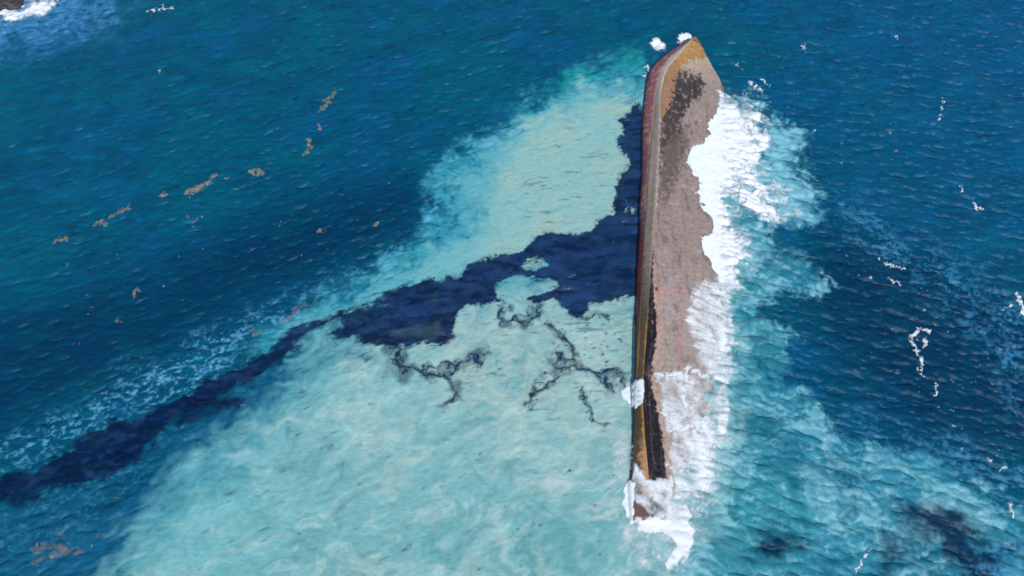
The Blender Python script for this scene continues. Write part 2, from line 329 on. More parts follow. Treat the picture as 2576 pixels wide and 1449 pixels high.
tr = smooth(.05, .6, T2 + .08 * n_sw) * smooth(.02, .25, T2) * smooth(.35, 1.05, .65 * laceR + .35 * lace + .22 * n_sw + .12 * n_c)
WC = mix(WC, np.clip(tr * .6, 0, 1), alb(138, 194, 208))
WC = mix(WC, np.clip(dark3 * (.6 + .25 * n_sw), 0, .8), alb(6, 92, 118))
uw = msk([W1P, [(1740, 700), (1840, 720), (1850, 1000), (1820, 1250), (1760, 1420), (1660, 1440), (1600, 1340), (1600, 1200), (1700, 1000)]], 14, 8, 4)
WC = mix(WC, np.clip(uw * (.62 + .2 * n_sw), 0, 1), alb(140, 196, 196))
WC = mix(WC, np.clip(dark2 * (1.05 + .15 * n_d), 0, .95), alb(1, 40, 70))
# lacy thin foam carried on the surface (a few bubbles thick)
fl = msk([[(1010, 600), (1000, 660), (860, 720), (720, 810), (570, 890), (420, 960), (260, 1000), (280, 960), (420, 900), (560, 830), (760, 750), (900, 680)], [(640, 900), (500, 965), (350, 1035), (200, 1085), (80, 1150), (-200, 1240), (-200, 1170), (60, 1090), (220, 1020), (350, 960), (560, 880)], [(1180, 365), (1290, 320), (1230, 390), (1130, 430), (1110, 480), (1170, 540), (1060, 620), (1090, 500), (1100, 430)]], 18, 12, 5)
lf = fl * smooth(.25, 1.0, .6 * lace + .4 * lace2 + n_d * .16)
WC = mix(WC, np.clip(lf * .95, 0, 1), alb(92, 166, 204))
fr = msk([[(2080, 455), (2180, 520), (2270, 590), (2370, 640), (2470, 690), (2560, 750), (2576, 820), (2700, 900), (2700, 1120), (2560, 1040), (2500, 900), (2420, 800), (2300, 720), (2220, 640), (2130, 560)], [(2060, 1060), (2250, 1060), (2400, 1110), (2576, 1200), (2700, 1260), (2700, 1360), (2500, 1270), (2330, 1150), (2100, 1150)], [(2450, 1300), (2700, 1300), (2700, 1600), (2350, 1600), (2430, 1440)]], 26, 16, 5)
rf = fr * smooth(.15, 1.0, .6 * laceR + .4 * lace2 + n_d * .2 + n_c * .15)
WC = mix(WC, np.clip(rf * .7, 0, 1), alb(62, 138, 178))
tl = msk([[(-200, -100), (330, -100), (290, 60), (180, 80), (120, 110), (-200, 130)]], 30, 16, 5)
WC = mix(WC, np.clip(tl * (.55 + .25 * n_d), 0, 1), alb(70, 140, 190))
fine_s = msk([[(300, 1060), (560, 1080), (640, 1040), (400, 1200), (300, 1300), (100, 1449), (-100, 1449), (-100, 1330)]], 40)
WC = mix(WC, fine_s * smooth(.5, 1.1, .6 * lace + .4 * lace2) * .5, alb(80, 150, 178))
WC = np.clip(WC, 0.0005, .8)

# ------------------------------------------------------------------ white foam density
st_r = warpf(fnoise(61, 9, .28, 1.25, -20, 3.2), U2 * .7 + UX, V2 * .7 + UY)      # combed away from the hull
st_h = fnoise(62, 2.2, .26, 1.0, -14, 5.0)
bub = fnoise(63, 5, .26, 1.1)
W1 = [(1806, 226), (1840, 236), (1875, 252), (1905, 290), (1922, 305), (1940, 348), (1916, 374), (1905, 395), (1898, 430), (1915, 462), (1945, 502), (1966, 546), (1940, 562), (1900, 546), (1868, 522), (1836, 498), (1818, 496), (1832, 560), (1852, 602), (1872, 645), (1882, 664), (1850, 692), (1838, 720), (1826, 740), (1812, 725), (1806, 690), (1796, 668), (1775, 640), (1761, 604), (1785, 597), (1788, 578), (1777, 522), (1758, 461), (1745, 448), (1729, 411), (1728, 382), (1748, 366), (1777, 352), (1785, 310), (1798, 286), (1808, 248), (1802, 230)]
def fmask(polys, soft, warp=3, fine=2, z=None):
    m = None
    for p in polys:
        f = fill(p); m = f if m is None else np.maximum(m, f)
    m = blur(m, soft)
    zz = np.maximum(HZ, SZ); zz = np.where(zz < -1, SZ, zz)
    hx, hy = to_sheet(QX, QY, np.maximum(zz, SZ) + .1)
    return sample(m, hx + WX * warp + FX * fine, hy + WY * warp * .7 + FY * fine)
zz_ = np.maximum(HZ, SZ)
FPX, FPY = to_sheet(QX, QY, zz_ + .1)
onh = HZ > SZ - .05
f1 = fmask([W1], 5, 5, 1.6)
sea_side = smooth(1775, 1870, FPX)
f1w = fmask([W1], 17, 8, 4)
d1 = smooth(.22, .70, f1 + .05 * bub) * (1 - sea_side) + smooth(.02, 1.0, f1w + .17 * st_r + .06 * bub) * smooth(.02, .25, f1w) * sea_side
d1 = np.clip(d1 * (1 - .30 * smooth(-.2, 1.8, -st_r - .3 * bub) * smooth(1760, 1860, FPX)), 0, 1)
d1 *= 1 - .4 * sea_side * smooth(.6, 2.6, -st_r + .3 * bub) * smooth(1860, 1900, FPX)
halo = fmask([[(1810, 225), (1890, 245), (1950, 310), (1960, 350), (1930, 400), (1990, 470), (2010, 560), (1960, 585), (1880, 560), (1850, 520), (1900, 640), (1930, 700), (1880, 720), (1850, 760), (1850, 860), (1860, 960), (1820, 1000), (1815, 760), (1800, 700)]], 18, 9, 4)
d1 = np.maximum(d1, smooth(.15, 1., halo) * (.22 + .5 * smooth(-.6, 2.0, st_r + .4 * n_sw)))
# torn gap between the two upper tongues
gap = fmask([ell(1868, 262, 12, 40, -25), ell(1890, 330, 10, 34, -20)], 7, 6, 3)
d1 *= 1 - np.clip(gap, 0, 1) * smooth(-.6, .7, st_r) * .7
W2 = [(1748, 714), (1776, 702), (1812, 722), (1818, 790), (1832, 806), (1836, 876), (1830, 930), (1760, 905), (1748, 880), (1727, 845), (1722, 800), (1735, 750)]
f2 = fmask([W2], 10, 3, 2)
d2 = smooth(.1, 1., f2 + .10 * st_h + .05 * bub) * np.clip(.60 + .07 * st_h + .04 * bub + .2 * smooth(1790, 1830, FPX), .12, .95)
W3 = [(1655, 942), (1708, 936), (1729, 919), (1748, 932), (1795, 960), (1822, 985), (1815, 1020), (1806, 1090), (1802, 1150), (1798, 1230), (1745, 1252), (1690, 1252), (1688, 1190), (1677, 1110), (1668, 1040), (1660, 990)]
slow = fnoise(65, 6, .9, 2.0); f3 = fmask([W3], 11, 5, 2)
crest = np.zeros_like(PX)
for pts, wd in [([(1655, 942), (1710, 936), (1729, 920), (1746, 932), (1792, 958)], 4), ([(1729, 925), (1722, 970), (1718, 1000), (1740, 1040), (1790, 1062)], 4), ([(1690, 1085), (1712, 1072), (1740, 1076), (1760, 1095), (1800, 1130)], 4), ([(1676, 1160), (1700, 1178), (1740, 1185)], 3), ([(1680, 1250), (1720, 1238), (1770, 1250)], 4), ([(1650, 1030), (1690, 1060), (1715, 1085)], 2.5), ([(1720, 968), (1735, 976)], 3)]:
    crest = np.maximum(crest, smooth(3.0, .0, linedist(pts, FPX + WX * 4 + FX * 1.2, FPY + WY * 4 + FY * 1.2) / wd))
lw3 = 1 - np.abs(fnoise(64, 6, .45, 1.5, 5, 1.2))
d3 = smooth(.15, .9, f3 + .03 * bub) * np.clip(.52 + .09 * slow + .10 * smooth(.2, 1., lw3) + .03 * bub + .05 * st_h + .26 * smooth(1705, 1790, FPX) * smooth(1040, 1100, FPY) - .16 * smooth(1740, 1770, FPX) * smooth(1060, 1030, FPY), 0, .95)
d3 = np.maximum(d3, crest * .8 * smooth(-2.2, .3, bub) * smooth(.05, .3, f3))
d3 = d3 * smooth(1822, 1778, FPX + 9 * bub + 5 * st_h - .0 * FPY)
f3s = fmask([[(1640, 1320), (1610, 1340), (1620, 1400), (1680, 1440), (1760, 1400), (1790, 1330), (1760, 1290)]], 16, 8, 4)
d3 = np.maximum(d3, smooth(.2, 1., f3s) * np.clip(.26 + .1 * bub + .2 * smooth(.3, 1.05, lw3), 0, .7))
f3s = fmask([[(1700, 1100), (1790, 960), (1830, 980), (1850, 1060), (1825, 1180), (1790, 1290), (1720, 1330), (1660, 1290), (1660, 1200)]], 20, 9, 4)
f3e = fmask([[(1792, 690), (1826, 720), (1842, 800), (1842, 900), (1838, 1010), (1822, 1120), (1790, 1130), (1800, 1000), (1806, 900), (1806, 780)]], 8, 5, 3)
d3 = np.maximum(d3, smooth(.15, .9, f3e + .08 * st_h) * np.clip(.60 + .08 * st_h + .06 * bub + .06 * slow, 0, .95))
f3g = fmask([[(1735, 880), (1840, 860), (1842, 1050), (1790, 1060), (1760, 1020), (1790, 980)]], 12, 6, 3)
d3 = np.maximum(d3, smooth(.15, .95, f3g) * np.clip(.50 + .08 * slow + .06 * st_h, 0, .9))
d3 = np.maximum(d3, smooth(.2, 1.0, f3s) * np.clip(.36 + .10 * bub + .2 * smooth(.3, 1.05, lw3), 0, .8))
# stern
W4 = [(1590, 1309), (1641, 1300), (1686, 1312), (1734, 1302), (1746, 1329), (1748, 1369), (1730, 1396), (1713, 1410), (1678, 1438), (1666, 1419), (1684, 1404), (1713, 1369), (1694, 1350), (1654, 1337), (1600, 1330)]
f4 = fmask([W4], 11, 5, 3); d4 = smooth(.12, .68, f4 + .05 * bub)
f4h = fmask([[(1560, 1300), (1640, 1290), (1760, 1290), (1790, 1340), (1770, 1400), (1720, 1430), (1650, 1445), (1560, 1380), (1500, 1330)]], 30, 12, 4)
d4 = np.maximum(d4, smooth(.15, 1., f4h) * np.clip(.34 + .12 * slow + .12 * smooth(.2, 1., lw3) + .05 * bub, 0, .8))
f4b = fmask([[(1584, 1212), (1570, 1230), (1574, 1290), (1588, 1312), (1600, 1312), (1594, 1250), (1592, 1215)]], 4, 3, 2)
d4 = np.maximum(d4, smooth(.25, .6, f4b))
f4c = fmask([[(1590, 1175), (1602, 1150), (1612, 1190), (1634, 1210), (1650, 1215), (1690, 1180), (1690, 1250), (1735, 1262), (1745, 1310), (1680, 1314), (1650, 1304), (1618, 1276), (1596, 1268), (1588, 1230)]], 9, 4, 2)
d4 = np.maximum(d4, smooth(.25, .75, f4c) * np.clip(.64 + .10 * smooth(.1, 1, lw3) + .04 * bub + .10 * slow, 0, .95))
f4d = fmask([[(1590, 1330), (1700, 1345), (1760, 1380), (1770, 1330), (1775, 1400), (1740, 1440), (1660, 1449), (1610, 1400)]], 12, 6, 3)
d4 = np.maximum(d4, smooth(.2, .9, f4d) * smooth(.15, 1.05, lw3 + .08 * bub) * .62)
f5 = fmask([[(1592, 1075), (1560, 1085), (1545, 1110), (1535, 1165), (1548, 1205), (1585, 1220), (1582, 1150)]], 9, 5, 3)
d5 = smooth(.2, .9, f5 + .08 * bub) * (.38 + .2 * smooth(.2, 1, lace))
f5b = fmask([[(1400, 1250), (1470, 1210), (1560, 1250), (1590, 1290), (1590, 1400), (1500, 1340), (1450, 1380), (1440, 1300)], [(1300, 1180), (1500, 1150), (1580, 1220), (1590, 1290), (1480, 1300), (1380, 1260)]], 30, 14, 5)
d5 = np.maximum(d5, smooth(.25, .95, f5b) * (.10 + .36 * smooth(-.5, 2.2, n_sl + .3 * n_c + .35 * lace + .2 * bub)))
W6 = [(1614, 950), (1608, 962), (1584, 964), (1568, 980), (1564, 996), (1572, 1004), (1580, 1012), (1584, 1022), (1597, 1029), (1602, 1020), (1615, 1012), (1620, 975), (1621, 945)]
f6 = fmask([W6], 5, 1.5, 1.6); d6 = smooth(.18, .75, f6 + .04 * bub) * np.where(FPX > 1601, np.clip(.8 + .12 * st_h, 0, 1), 1)
f7 = fmask([[(1634, 104), (1644, 96), (1660, 100), (1674, 110), (1680, 118), (1668, 128), (1648, 126), (1638, 116)]], 7, 2, 1.5); d7 = smooth(.1, .8, f7 + .05 * bub) * smooth(.06, .2, f7)
f8 = fmask([[(1702, 88), (1715, 82), (1738, 90), (1752, 93), (1738, 104), (1716, 110), (1706, 114), (1708, 98)]], 5, 2, 1.5); d8 = smooth(.12, .75, f8 + .05 * bub) * smooth(.06, .2, f8) * (HZ < .3)
f9 = fmask([ell(1622, 178, 11, 20, 20)], 4, 3, 3); d9 = smooth(.2, .8, f9) * smooth(-.2, 1.0, bub + .3 * st_h)
f10 = fmask([[(-100, -60), (0, 0), (8, 20), (60, 24), (100, 0), (130, -10), (140, 12), (130, 26), (108, 34), (86, 42), (40, 50), (0, 48), (-100, 36)]], 12, 5, 2)
d10 = smooth(.12, .95, f10 + .06 * bub + .06 * slow)
f10b = fmask([[(-100, -120), (160, -120), (180, 20), (100, 20), (40, 26), (10, 8), (-100, 0)]], 14, 8, 3); d10 = np.maximum(d10, smooth(.2, .9, f10b) * smooth(.0, 1.2, lace + .2 * bub) * .7)

# ------------------------------------------------------------------ mesh plumbing
def tag(o, label=None, cat=None, group=None, kind=None):
    if label: o['label'] = label
    if cat: o['category'] = cat
    if group: o['group'] = group
    if kind: o['kind'] = kind
    return o

def mesh_obj(name, verts, quads, mat, parent=None, attrs=None, smooth_=True, tris=None):
    me = bpy.data.meshes.new(name)
    v = np.ascontiguousarray(verts, np.float32)
    faces = [np.asarray(quads, np.int32).reshape(-1, 4)] if quads is not None and len(quads) else []
    loops = [f.ravel() for f in faces]; sizes = [np.full(len(f), 4, np.int32) for f in faces]
    if tris is not None and len(tris):
        t = np.asarray(tris, np.int32).reshape(-1, 3); loops.append(t.ravel()); sizes.append(np.full(len(t), 3, np.int32))
    loops = np.concatenate(loops); sizes = np.concatenate(sizes)
    me.vertices.add(len(v)); me.vertices.foreach_set('co', v.ravel())
    me.loops.add(len(loops)); me.loops.foreach_set('vertex_index', loops)
    me.polygons.add(len(sizes)); me.polygons.foreach_set('loop_start', np.concatenate([[0], np.cumsum(sizes)[:-1]]).astype(np.int32))
    me.update(calc_edges=True)
    me.polygons.foreach_set('use_smooth', np.full(len(sizes), smooth_, bool))
    for k, a in (attrs or {}).items():
        a = np.asarray(a, np.float32)
        if a.ndim == 2:
            at = me.attributes.new(k, 'FLOAT_COLOR', 'POINT')
            at.data.foreach_set('color', np.concatenate([a, np.ones((len(a), 1), np.float32)], 1).ravel())
        else:
            at = me.attributes.new(k, 'FLOAT', 'POINT'); at.data.foreach_set('value', a)
    me.validate()
    me.materials.append(mat)
    o = bpy.data.objects.new(name, me); COL.objects.link(o)
    if parent: o.parent = parent
    return o

def grid_quads(ny, nx):
    i = np.arange(ny * nx, dtype=np.int32).reshape(ny, nx)
    return np.stack([i[:-1, :-1], i[:-1, 1:], i[1:, 1:], i[1:, :-1]], -1).reshape(-1, 4)
GQ = grid_quads(NY, NX)

def cut(name, mask, zfield, mat, attrs, parent=None, need=1):
    """the part of the grid where mask > .04 as its own mesh, origin at its middle"""
    m = (mask.ravel() > .04)
    q = GQ[m[GQ].sum(1) >= need]
    used, inv = np.unique(q, return_inverse=True)
    v = np.stack([QX.ravel()[used], QY.ravel()[used], zfield.ravel()[used]], 1)
    c = v.mean(0)
    o = mesh_obj(name, v - c, inv.reshape(-1, 4), mat, parent, {k: (a.reshape(-1, 3) if a.ndim == 3 else a.ravel())[used] for k, a in attrs.items()})
    o.location = c
    return o

class M:
    def __init__(s, name):
        s.m = bpy.data.materials.new(name); s.m.use_nodes = True; s.t = s.m.node_tree; s.t.nodes.clear()
        s.out = s.n('ShaderNodeOutputMaterial')
    def n(s, typ, **kw):
        n = s.t.nodes.new(typ)
        for k, v in kw.items():
            if k.startswith('i_'): n.inputs[k[2:].replace('_', ' ')].default_value = v
            else: setattr(n, k, v)
        return n
    def l(s, a, b): s.t.links.new(a, b)
    def noise(s, scale, detail=4, rough=.55, vec=None, dist=0):
        n = s.n('ShaderNodeTexNoise'); n.inputs['Scale'].default_value = scale; n.inputs['Detail'].default_value = detail
        n.inputs['Roughness'].default_value = rough; n.inputs['Distortion'].default_value = dist
        if vec is not None: s.l(vec, n.inputs['Vector'])
        return n.outputs['Fac']
    def geo(s, scale=(1, 1, 1), rot=0):
        g = s.n('ShaderNodeNewGeometry'); m = s.n('ShaderNodeMapping'); m.inputs['Scale'].default_value = scale
        m.inputs['Rotation'].default_value = (0, 0, math.radians(rot)); s.l(g.outputs['Position'], m.inputs['Vector']); return m.outputs['Vector']
    def ramp(s, fac, a, b, lo=0.0, hi=1.0):
        r = s.n('ShaderNodeMapRange'); r.interpolation_type = 'SMOOTHSTEP'
        r.inputs['From Min'].default_value = a; r.inputs['From Max'].default_value = b
        r.inputs['To Min'].default_value = lo; r.inputs['To Max'].default_value = hi
        s.l(fac, r.inputs['Value']); return r.outputs['Result']
    def math(s, op, a, b):
        n = s.n('ShaderNodeMath', operation=op)
        for i, x in enumerate((a, b)):
            if isinstance(x, (int, float)): n.inputs[i].default_value = x
            else: s.l(x, n.inputs[i])
        return n.outputs[0]
    def mixc(s, fac, a, b, mode='MIX'):
        n = s.n('ShaderNodeMix', data_type='RGBA', blend_type=mode)
        for i, x in ((0, fac), (6, a), (7, b)):
            if isinstance(x, (int, float)): n.inputs[i].default_value = x
            elif isinstance(x, (tuple, list, np.ndarray)): n.inputs[i].default_value = (*[float(q) for q in x], 1)
            else: s.l(x, n.inputs[i])
        return n.outputs[2]
    def attr(s, name, out='Color'):
        a = s.n('ShaderNodeAttribute', attribute_name=name); return a.outputs[out]
    def bump(s, h, strength, dist):
        b = s.n('ShaderNodeBump'); b.inputs['Strength'].default_value = strength; b.inputs['Distance'].default_value = dist
        s.l(h, b.inputs['Height']); return b.outputs['Normal']
    def bsdf(s, col, rough=.5, spec=.5, normal=None):
        p = s.n('ShaderNodeBsdfPrincipled')
        if isinstance(col, (tuple, list, np.ndarray)): p.inputs['Base Color'].default_value = (*[float(q) for q in col], 1)
        else: s.l(col, p.inputs['Base Color'])
        if isinstance(rough, (int, float)): p.inputs['Roughness'].default_value = rough
        else: s.l(rough, p.inputs['Roughness'])
        p.inputs['Specular IOR Level'].default_value = spec
        if normal is not None: s.l(normal, p.inputs['Normal'])
        return p
    def end(s, sh, alpha=None):
        if alpha is None: s.l(sh.outputs[0], s.out.inputs[0])
        else:
            t = s.n('ShaderNodeBsdfTransparent'); x = s.n('ShaderNodeMixShader')
            s.l(alpha, x.inputs[0]); s.l(t.outputs[0], x.inputs[1]); s.l(sh.outputs[0], x.inputs[2]); s.l(x.outputs[0], s.out.inputs[0])
        return s.m

# water
m = M('sea_water')
n1 = m.noise(1.1, 5, .6, m.geo((1, 2.0, 1), -8)); n2 = m.noise(3.2, 3, .6, m.geo((1, 1.8, 1), 12))
colw = m.mixc(m.ramp(n1, .3, .75), m.attr('tint'), m.mixc(1.0, m.attr('tint'), (1.16, 1.12, 1.10), 'MULTIPLY'))
b = m.bump(m.math('ADD', m.math('MULTIPLY', n1, .7), m.math('MULTIPLY', n2, .3)), .42, .2)
p = m.bsdf(colw, .36, .14, b); p.inputs['IOR'].default_value = 1.333
MAT_SEA = m.end(p)
# oil
m = M('crude_oil')
n1 = m.noise(.9, 3, .5, m.geo((1, 2.2, 1), 6))
p = m.bsdf(m.attr('tint'), .2, .25, m.bump(n1, .5, .25)); p.inputs['IOR'].default_value = 1.48
MAT_OIL = m.end(p, m.attr('film', 'Fac'))
# foam
m = M('white_foam')
n1 = m.noise(2.2, 6, .65, m.geo()); n2 = m.noise(6, 3, .6, m.geo())
al = m.math('ADD', m.attr('dens', 'Fac'), m.math('MULTIPLY', m.math('SUBTRACT', n1, .5), .28))
al = m.math('MULTIPLY', m.ramp(al, .12, .95), m.ramp(m.attr('dens', 'Fac'), .02, .2))
p = m.bsdf((.74, .77, .78), .8, .3, m.bump(m.math('ADD', n1, m.math('MULTIPLY', n2, .4)), .3, .12))
MAT_FOAM = m.end(p, al)
# seaweed
m = M('floating_weed')
n1 = m.noise(1.6, 5, .65, m.geo())
p = m.bsdf(m.mixc(m.ramp(n1, .35, .65), alb(126, 126, 114), alb(164, 154, 140)), .85, .2, m.bump(n1, .6, .15))
MAT_WEED = m.end(p, m.math('ADD', m.math('MULTIPLY', n1, .9), .14))
m = M('pinkish_weed'); n1 = m.noise(1.6, 5, .65, m.geo())
MAT_WEED2 = m.end(m.bsdf(m.mixc(m.ramp(n1, .35, .65), alb(118, 122, 122), alb(160, 148, 144)), .85, .2, m.bump(n1, .6, .15)), m.math('MULTIPLY', n1, .62))
# hull
def hull_mat(name, rough, bumpd, scale):
    m = M(name)
    n1 = m.noise(scale, 8, .68, m.geo()); n2 = m.noise(scale * 4, 5, .65, m.geo()); n3 = m.noise(.5, 5, .6, m.geo((2.2, .5, 1)))
    c = m.mixc(m.ramp(n1, .33, .68), m.mixc(1., m.attr('tint'), (.88, .87, .87), 'MULTIPLY'), m.mixc(1., m.attr('tint'), (1.08, 1.07, 1.06), 'MULTIPLY'))
    c = m.mixc(m.ramp(n2, .62, .76, 0, .22), c, m.mixc(1., c, (.45, .42, .42), 'MULTIPLY'))
    c = m.mixc(m.ramp(n3, .5, .8, 0, .35), c, (.30, .24, .21))
    p = m.bsdf(c, rough, .35, m.bump(m.math('ADD', n1, m.math('MULTIPLY', n2, .5)), .5, bumpd))
    return m.end(p)
MAT_BOTTOM = hull_mat('fouled_bottom_plating', .46, .04, 2.2)
MAT_STRAKE = hull_mat('weathered_strake', .65, .08, 2.0)
MAT_SIDE = hull_mat('rusted_side_paint', .6, .08, 1.4)
m = M('dark_rope'); MAT_ROPE = m.end(m.bsdf(m.mixc(m.noise(4, 3, .5, m.geo()), (.012, .014, .022), (.03, .032, .045)), .6, .3))
m = M('wet_rock'); n1 = m.noise(.8, 8, .7, m.geo())
MAT_ROCK = m.end(m.bsdf(m.mixc(m.ramp(n1, .3, .7), (.012, .012, .016), (.06, .055, .05)), .45, .5, m.bump(n1, .8, .4)))
m = M('rust_scale'); n1 = m.noise(2.5, 7, .7, m.geo())
MAT_RUST = m.end(m.bsdf(m.mixc(m.ramp(n1, .35, .65), alb(62, 40, 36), alb(150, 100, 80)), .8, .3, m.bump(n1, .7, .2)))

# ------------------------------------------------------------------ sea object
far = 6000.0
bx = [-far, X0, X1, far]; by = [-far, Y0, Y1, far]
ov = [(x, y, 0.0) for y in by for x in bx]
oq = []
nb = NX * NY
for j in range(3):
    for i in range(3):
        if i == 1 and j == 1: continue
        oq.append((nb + j * 4 + i, nb + j * 4 + i + 1, nb + (j + 1) * 4 + i + 1, nb + (j + 1) * 4 + i))
sv = np.concatenate([np.stack([QX.ravel(), QY.ravel(), SZ.ravel()], 1), np.array(ov)])
sq = np.concatenate([GQ, np.array(oq, np.int32)])
sc_ = np.concatenate([WC.reshape(-1, 3), np.tile(alb(8, 92, 122), (16, 1))])
sea = mesh_obj('sea', sv, sq, MAT_SEA, None, {'tint': sc_})
tag(sea, 'blue green sea with pale sediment plumes and rippled waves', 'sea', kind='structure')

# ------------------------------------------------------------------ oil
oc = np.zeros((NY, NX, 3)) + alb(26, 56, 94)
oc = mix(oc, smooth(1250, 800, PX), alb(20, 48, 86)); oc = mix(oc, smooth(700, 450, PX), alb(1, 34, 74))
oc = oc * (1 + .10 * n_md)[..., None]
blob = fnoise(91, 5, .6, 1.5, 4, 2.6)
oc = mix(oc, smooth(.2, 1.6, strk + .3 * rag) * smooth(1350, 1100, PX) * .7, alb(4, 18, 52))
oc = mix(oc, smooth(.55, 1.15, ridge) * smooth(1600, 1300, PX) * .55, alb(6, 20, 48)); oc = mix(oc, smooth(.3, 1.8, fnoise(97, 9, .5, 1.5, 12, 2.0)) * smooth(1500, 1200, PX) * .4, alb(46, 72, 108))
oc = mix(oc, smooth(.45, 1.5, blob + .2 * vfine) * .75, alb(4, 30, 62)); oc = mix(oc, smooth(.6, 1.8, -blob) * .35, alb(46, 78, 122))  # ripple reflections put into the oil colour, along with film thickness
hcut = np.where(HZ > SZ + .25, 0, oil)
tag(cut('oil_slick', hcut, SZ + .035, MAT_OIL, {'film': oil * .97, 'tint': np.clip(oc, .0005, 1)}),
    'dark navy oil slick spreading left from the capsized hull in a long trailing streak', 'oil slick', kind='stuff')

# ------------------------------------------------------------------ hull
VN = {}
def hull_tint(x, y, z, part):
    px, py = to_sheet(x, y, z)
    rng = np.random.default_rng(5)
    def vn(sc, seed, ax=1., ay=1.):
        k = (sc, seed, ax, ay)
        if k not in VN: VN[k] = fnoise(seed + 200, sc * 1.7, .3, 1.3, 90, ax / ay) * .65
        fx = np.clip((x - X0) / DX, 0, NX - 1.01); fy = np.clip((y - Y0) / DX, 0, NY - 1.01); ix, iy = fx.astype(int), fy.astype(int); fx, fy = fx - ix, fy - iy
        f = VN[k]; return (f[iy, ix] * (1 - fx) + f[iy, ix + 1] * fx) * (1 - fy) + (f[iy + 1, ix] * (1 - fx) + f[iy + 1, ix + 1] * fx) * fy
    na, nb_, nc = vn(3.0, 1), vn(1.0, 2), vn(6.0, 3, 2.5, .5)
    def pm(poly, soft, warp=5):
        return sample(blur(fill(poly), soft), px + na * warp + nb_ * warp * .5, py + vn(3.0, 7) * warp + vn(1.0, 8) * warp * .5)
    def mx(c, mk, col): return c + (np.asarray(col) - c) * np.clip(mk, 0, 1)[..., None]
    if part == 'bottom':
        c = np.zeros(x.shape + (3,)) + alb(158, 140, 128)
        c = mx(c, smooth(-.2, 1.4, nc) * .5, alb(172, 150, 146))
        c = mx(c, smooth(.2, 1.4, -na) * .4, alb(124, 106, 92))
        c = mx(c, smooth(640, 760, py) * .45, alb(182, 164, 156))
        c = mx(c, smooth(.1, 1.5, vn(2.2, 31, 1.6, .5) + .3 * nb_) * .7, alb(116, 98, 86)); c = mx(c, smooth(.4, 1.6, vn(4.5, 32)) * .6, alb(192, 172, 160))
        c = mx(c, smooth(.7, 1.5, vn(1.3, 33, 3.0, .25)) * .45, alb(96, 78, 68))
        K = lambda L: [(1481.2 + a * .2667, 64.4 + b_ * .2667) for a, b_ in L]
        c = mx(c, smooth(230, 150, py + na * 8), alb(188, 164, 142))
        c = mx(c, smooth(.3, .7, pm(K([(890, 190), (1000, 80), (1080, 160), (1130, 280), (1050, 320), (950, 310), (900, 350), (870, 430), (830, 480), (810, 610), (790, 700), (740, 810), (660, 900), (640, 750), (670, 600), (700, 450), (780, 330)]), 4, 4)), alb(182, 136, 80) * (1 + .12 * nb_ + .1 * na)[..., None])
        c = mx(c, smooth(.3, .75, pm(K([(880, 300), (860, 420), (800, 500), (790, 660), (730, 800), (660, 890), (640, 700), (680, 520), (760, 380)]), 5, 3)) * .75, alb(160, 120, 92))
        c = mx(c, smooth(.35, .7, pm(K([(985, 60), (1050, 120), (1085, 220), (1060, 210), (1010, 140), (960, 140)]), 3, 2)) * .7, alb(128, 78, 66))
        dg = pm(K([(820, 480), (900, 420), (970, 480), (1040, 465), (1095, 520), (1075, 650), (990, 710), (910, 770), (880, 900), (850, 1010), (750, 1080), (690, 1200), (700, 1420), (655, 1420), (660, 1050), (740, 800), (790, 700), (805, 600)]), 9, 5)
        c = mx(c, smooth(.25, .75, (dg > .03) * (nb_ * .26 + na * .12 + vn(.7, 21, 1.5, .6) * .34) * smooth(.03, .3, dg) + dg) * .9, alb(40, 33, 33))
        c = mx(c, smooth(.25, .9, pm([(1655, 280), (1705, 300), (1740, 330), (1715, 420), (1690, 480), (1668, 540), (1655, 520)], 14, 5) + nb_ * .3 + vn(.7, 21, 1.5, .6) * .15) * .75, alb(84, 68, 58))
        c = mx(c, smooth(.04, .5, pm([W1P], 16, 4)) * .45, alb(98, 82, 74))
        # bare strip and tar right of the ridge
        c = mx(c, smooth(30, 6, px - np.interp(py, [600, 735, 815, 908, 948, 1020, 1095, 1182], [1640, 1642, 1652, 1640, 1640, 1652, 1666, 1676]) + na * 5) * smooth(560, 720, py) * (.45 + .3 * nb_), alb(198, 156, 138))
        c = mx(c, smooth(.35, .8, pm([(1650, 726), (1720, 732), (1732, 742), (1690, 750), (1652, 742)], 7, 7)) * np.clip(.45 + .4 * nb_ + .2 * na, 0, .8), alb(206, 134, 130))
        c = mx(c, smooth(5, 1.5, linedist([(1726, 700), (1714, 800), (1712, 860), (1709, 920)], px + nb_ * 2, py)) * smooth(-.6, .6, nc + .5) * smooth(760, 850, py) * np.clip(.4 + .5 * vn(2.5, 51), 0, .75), alb(196, 106, 112))
        c = mx(c, smooth(2.2, .6, linedist([(1721, 660), (1716, 800)], px + nb_, py)) * .4, alb(210, 150, 140))
        c = mx(c, smooth(3.5, .8, linedist([(1657, 100), (1657, 250), (1660, 300), (1656, 420), (1652, 520)], px + nb_ * 2.0, py)) * .6, alb(206, 190, 172))
        c = mx(c, smooth(4, 1, linedist([(1648, 500), (1647, 530)], px, py)) * .9, alb(196, 144, 74))
        tl_ = np.interp(py, [560, 640, 735, 788, 815, 868, 908, 948, 988, 1020, 1055, 1095, 1137, 1182, 1240], [1642, 1642.5, 1643, 1649, 1653, 1650, 1640, 1638, 1642, 1653, 1658, 1667, 1670, 1674, 1680])
        tr_ = smooth(1.5, -1.5, px - tl_ + nb_ * 2.6 + na * 1.2) * smooth(575, 640, py)
        c = mx(c, tr_, alb(24, 19, 24)); c = mx(c, tr_ * smooth(760, 640, py) * .6, alb(84, 58, 68))
        c = mx(c, tr_ * smooth(.9, 1.6, nb_ + .4 * nc) * .55, alb(120, 84, 60))
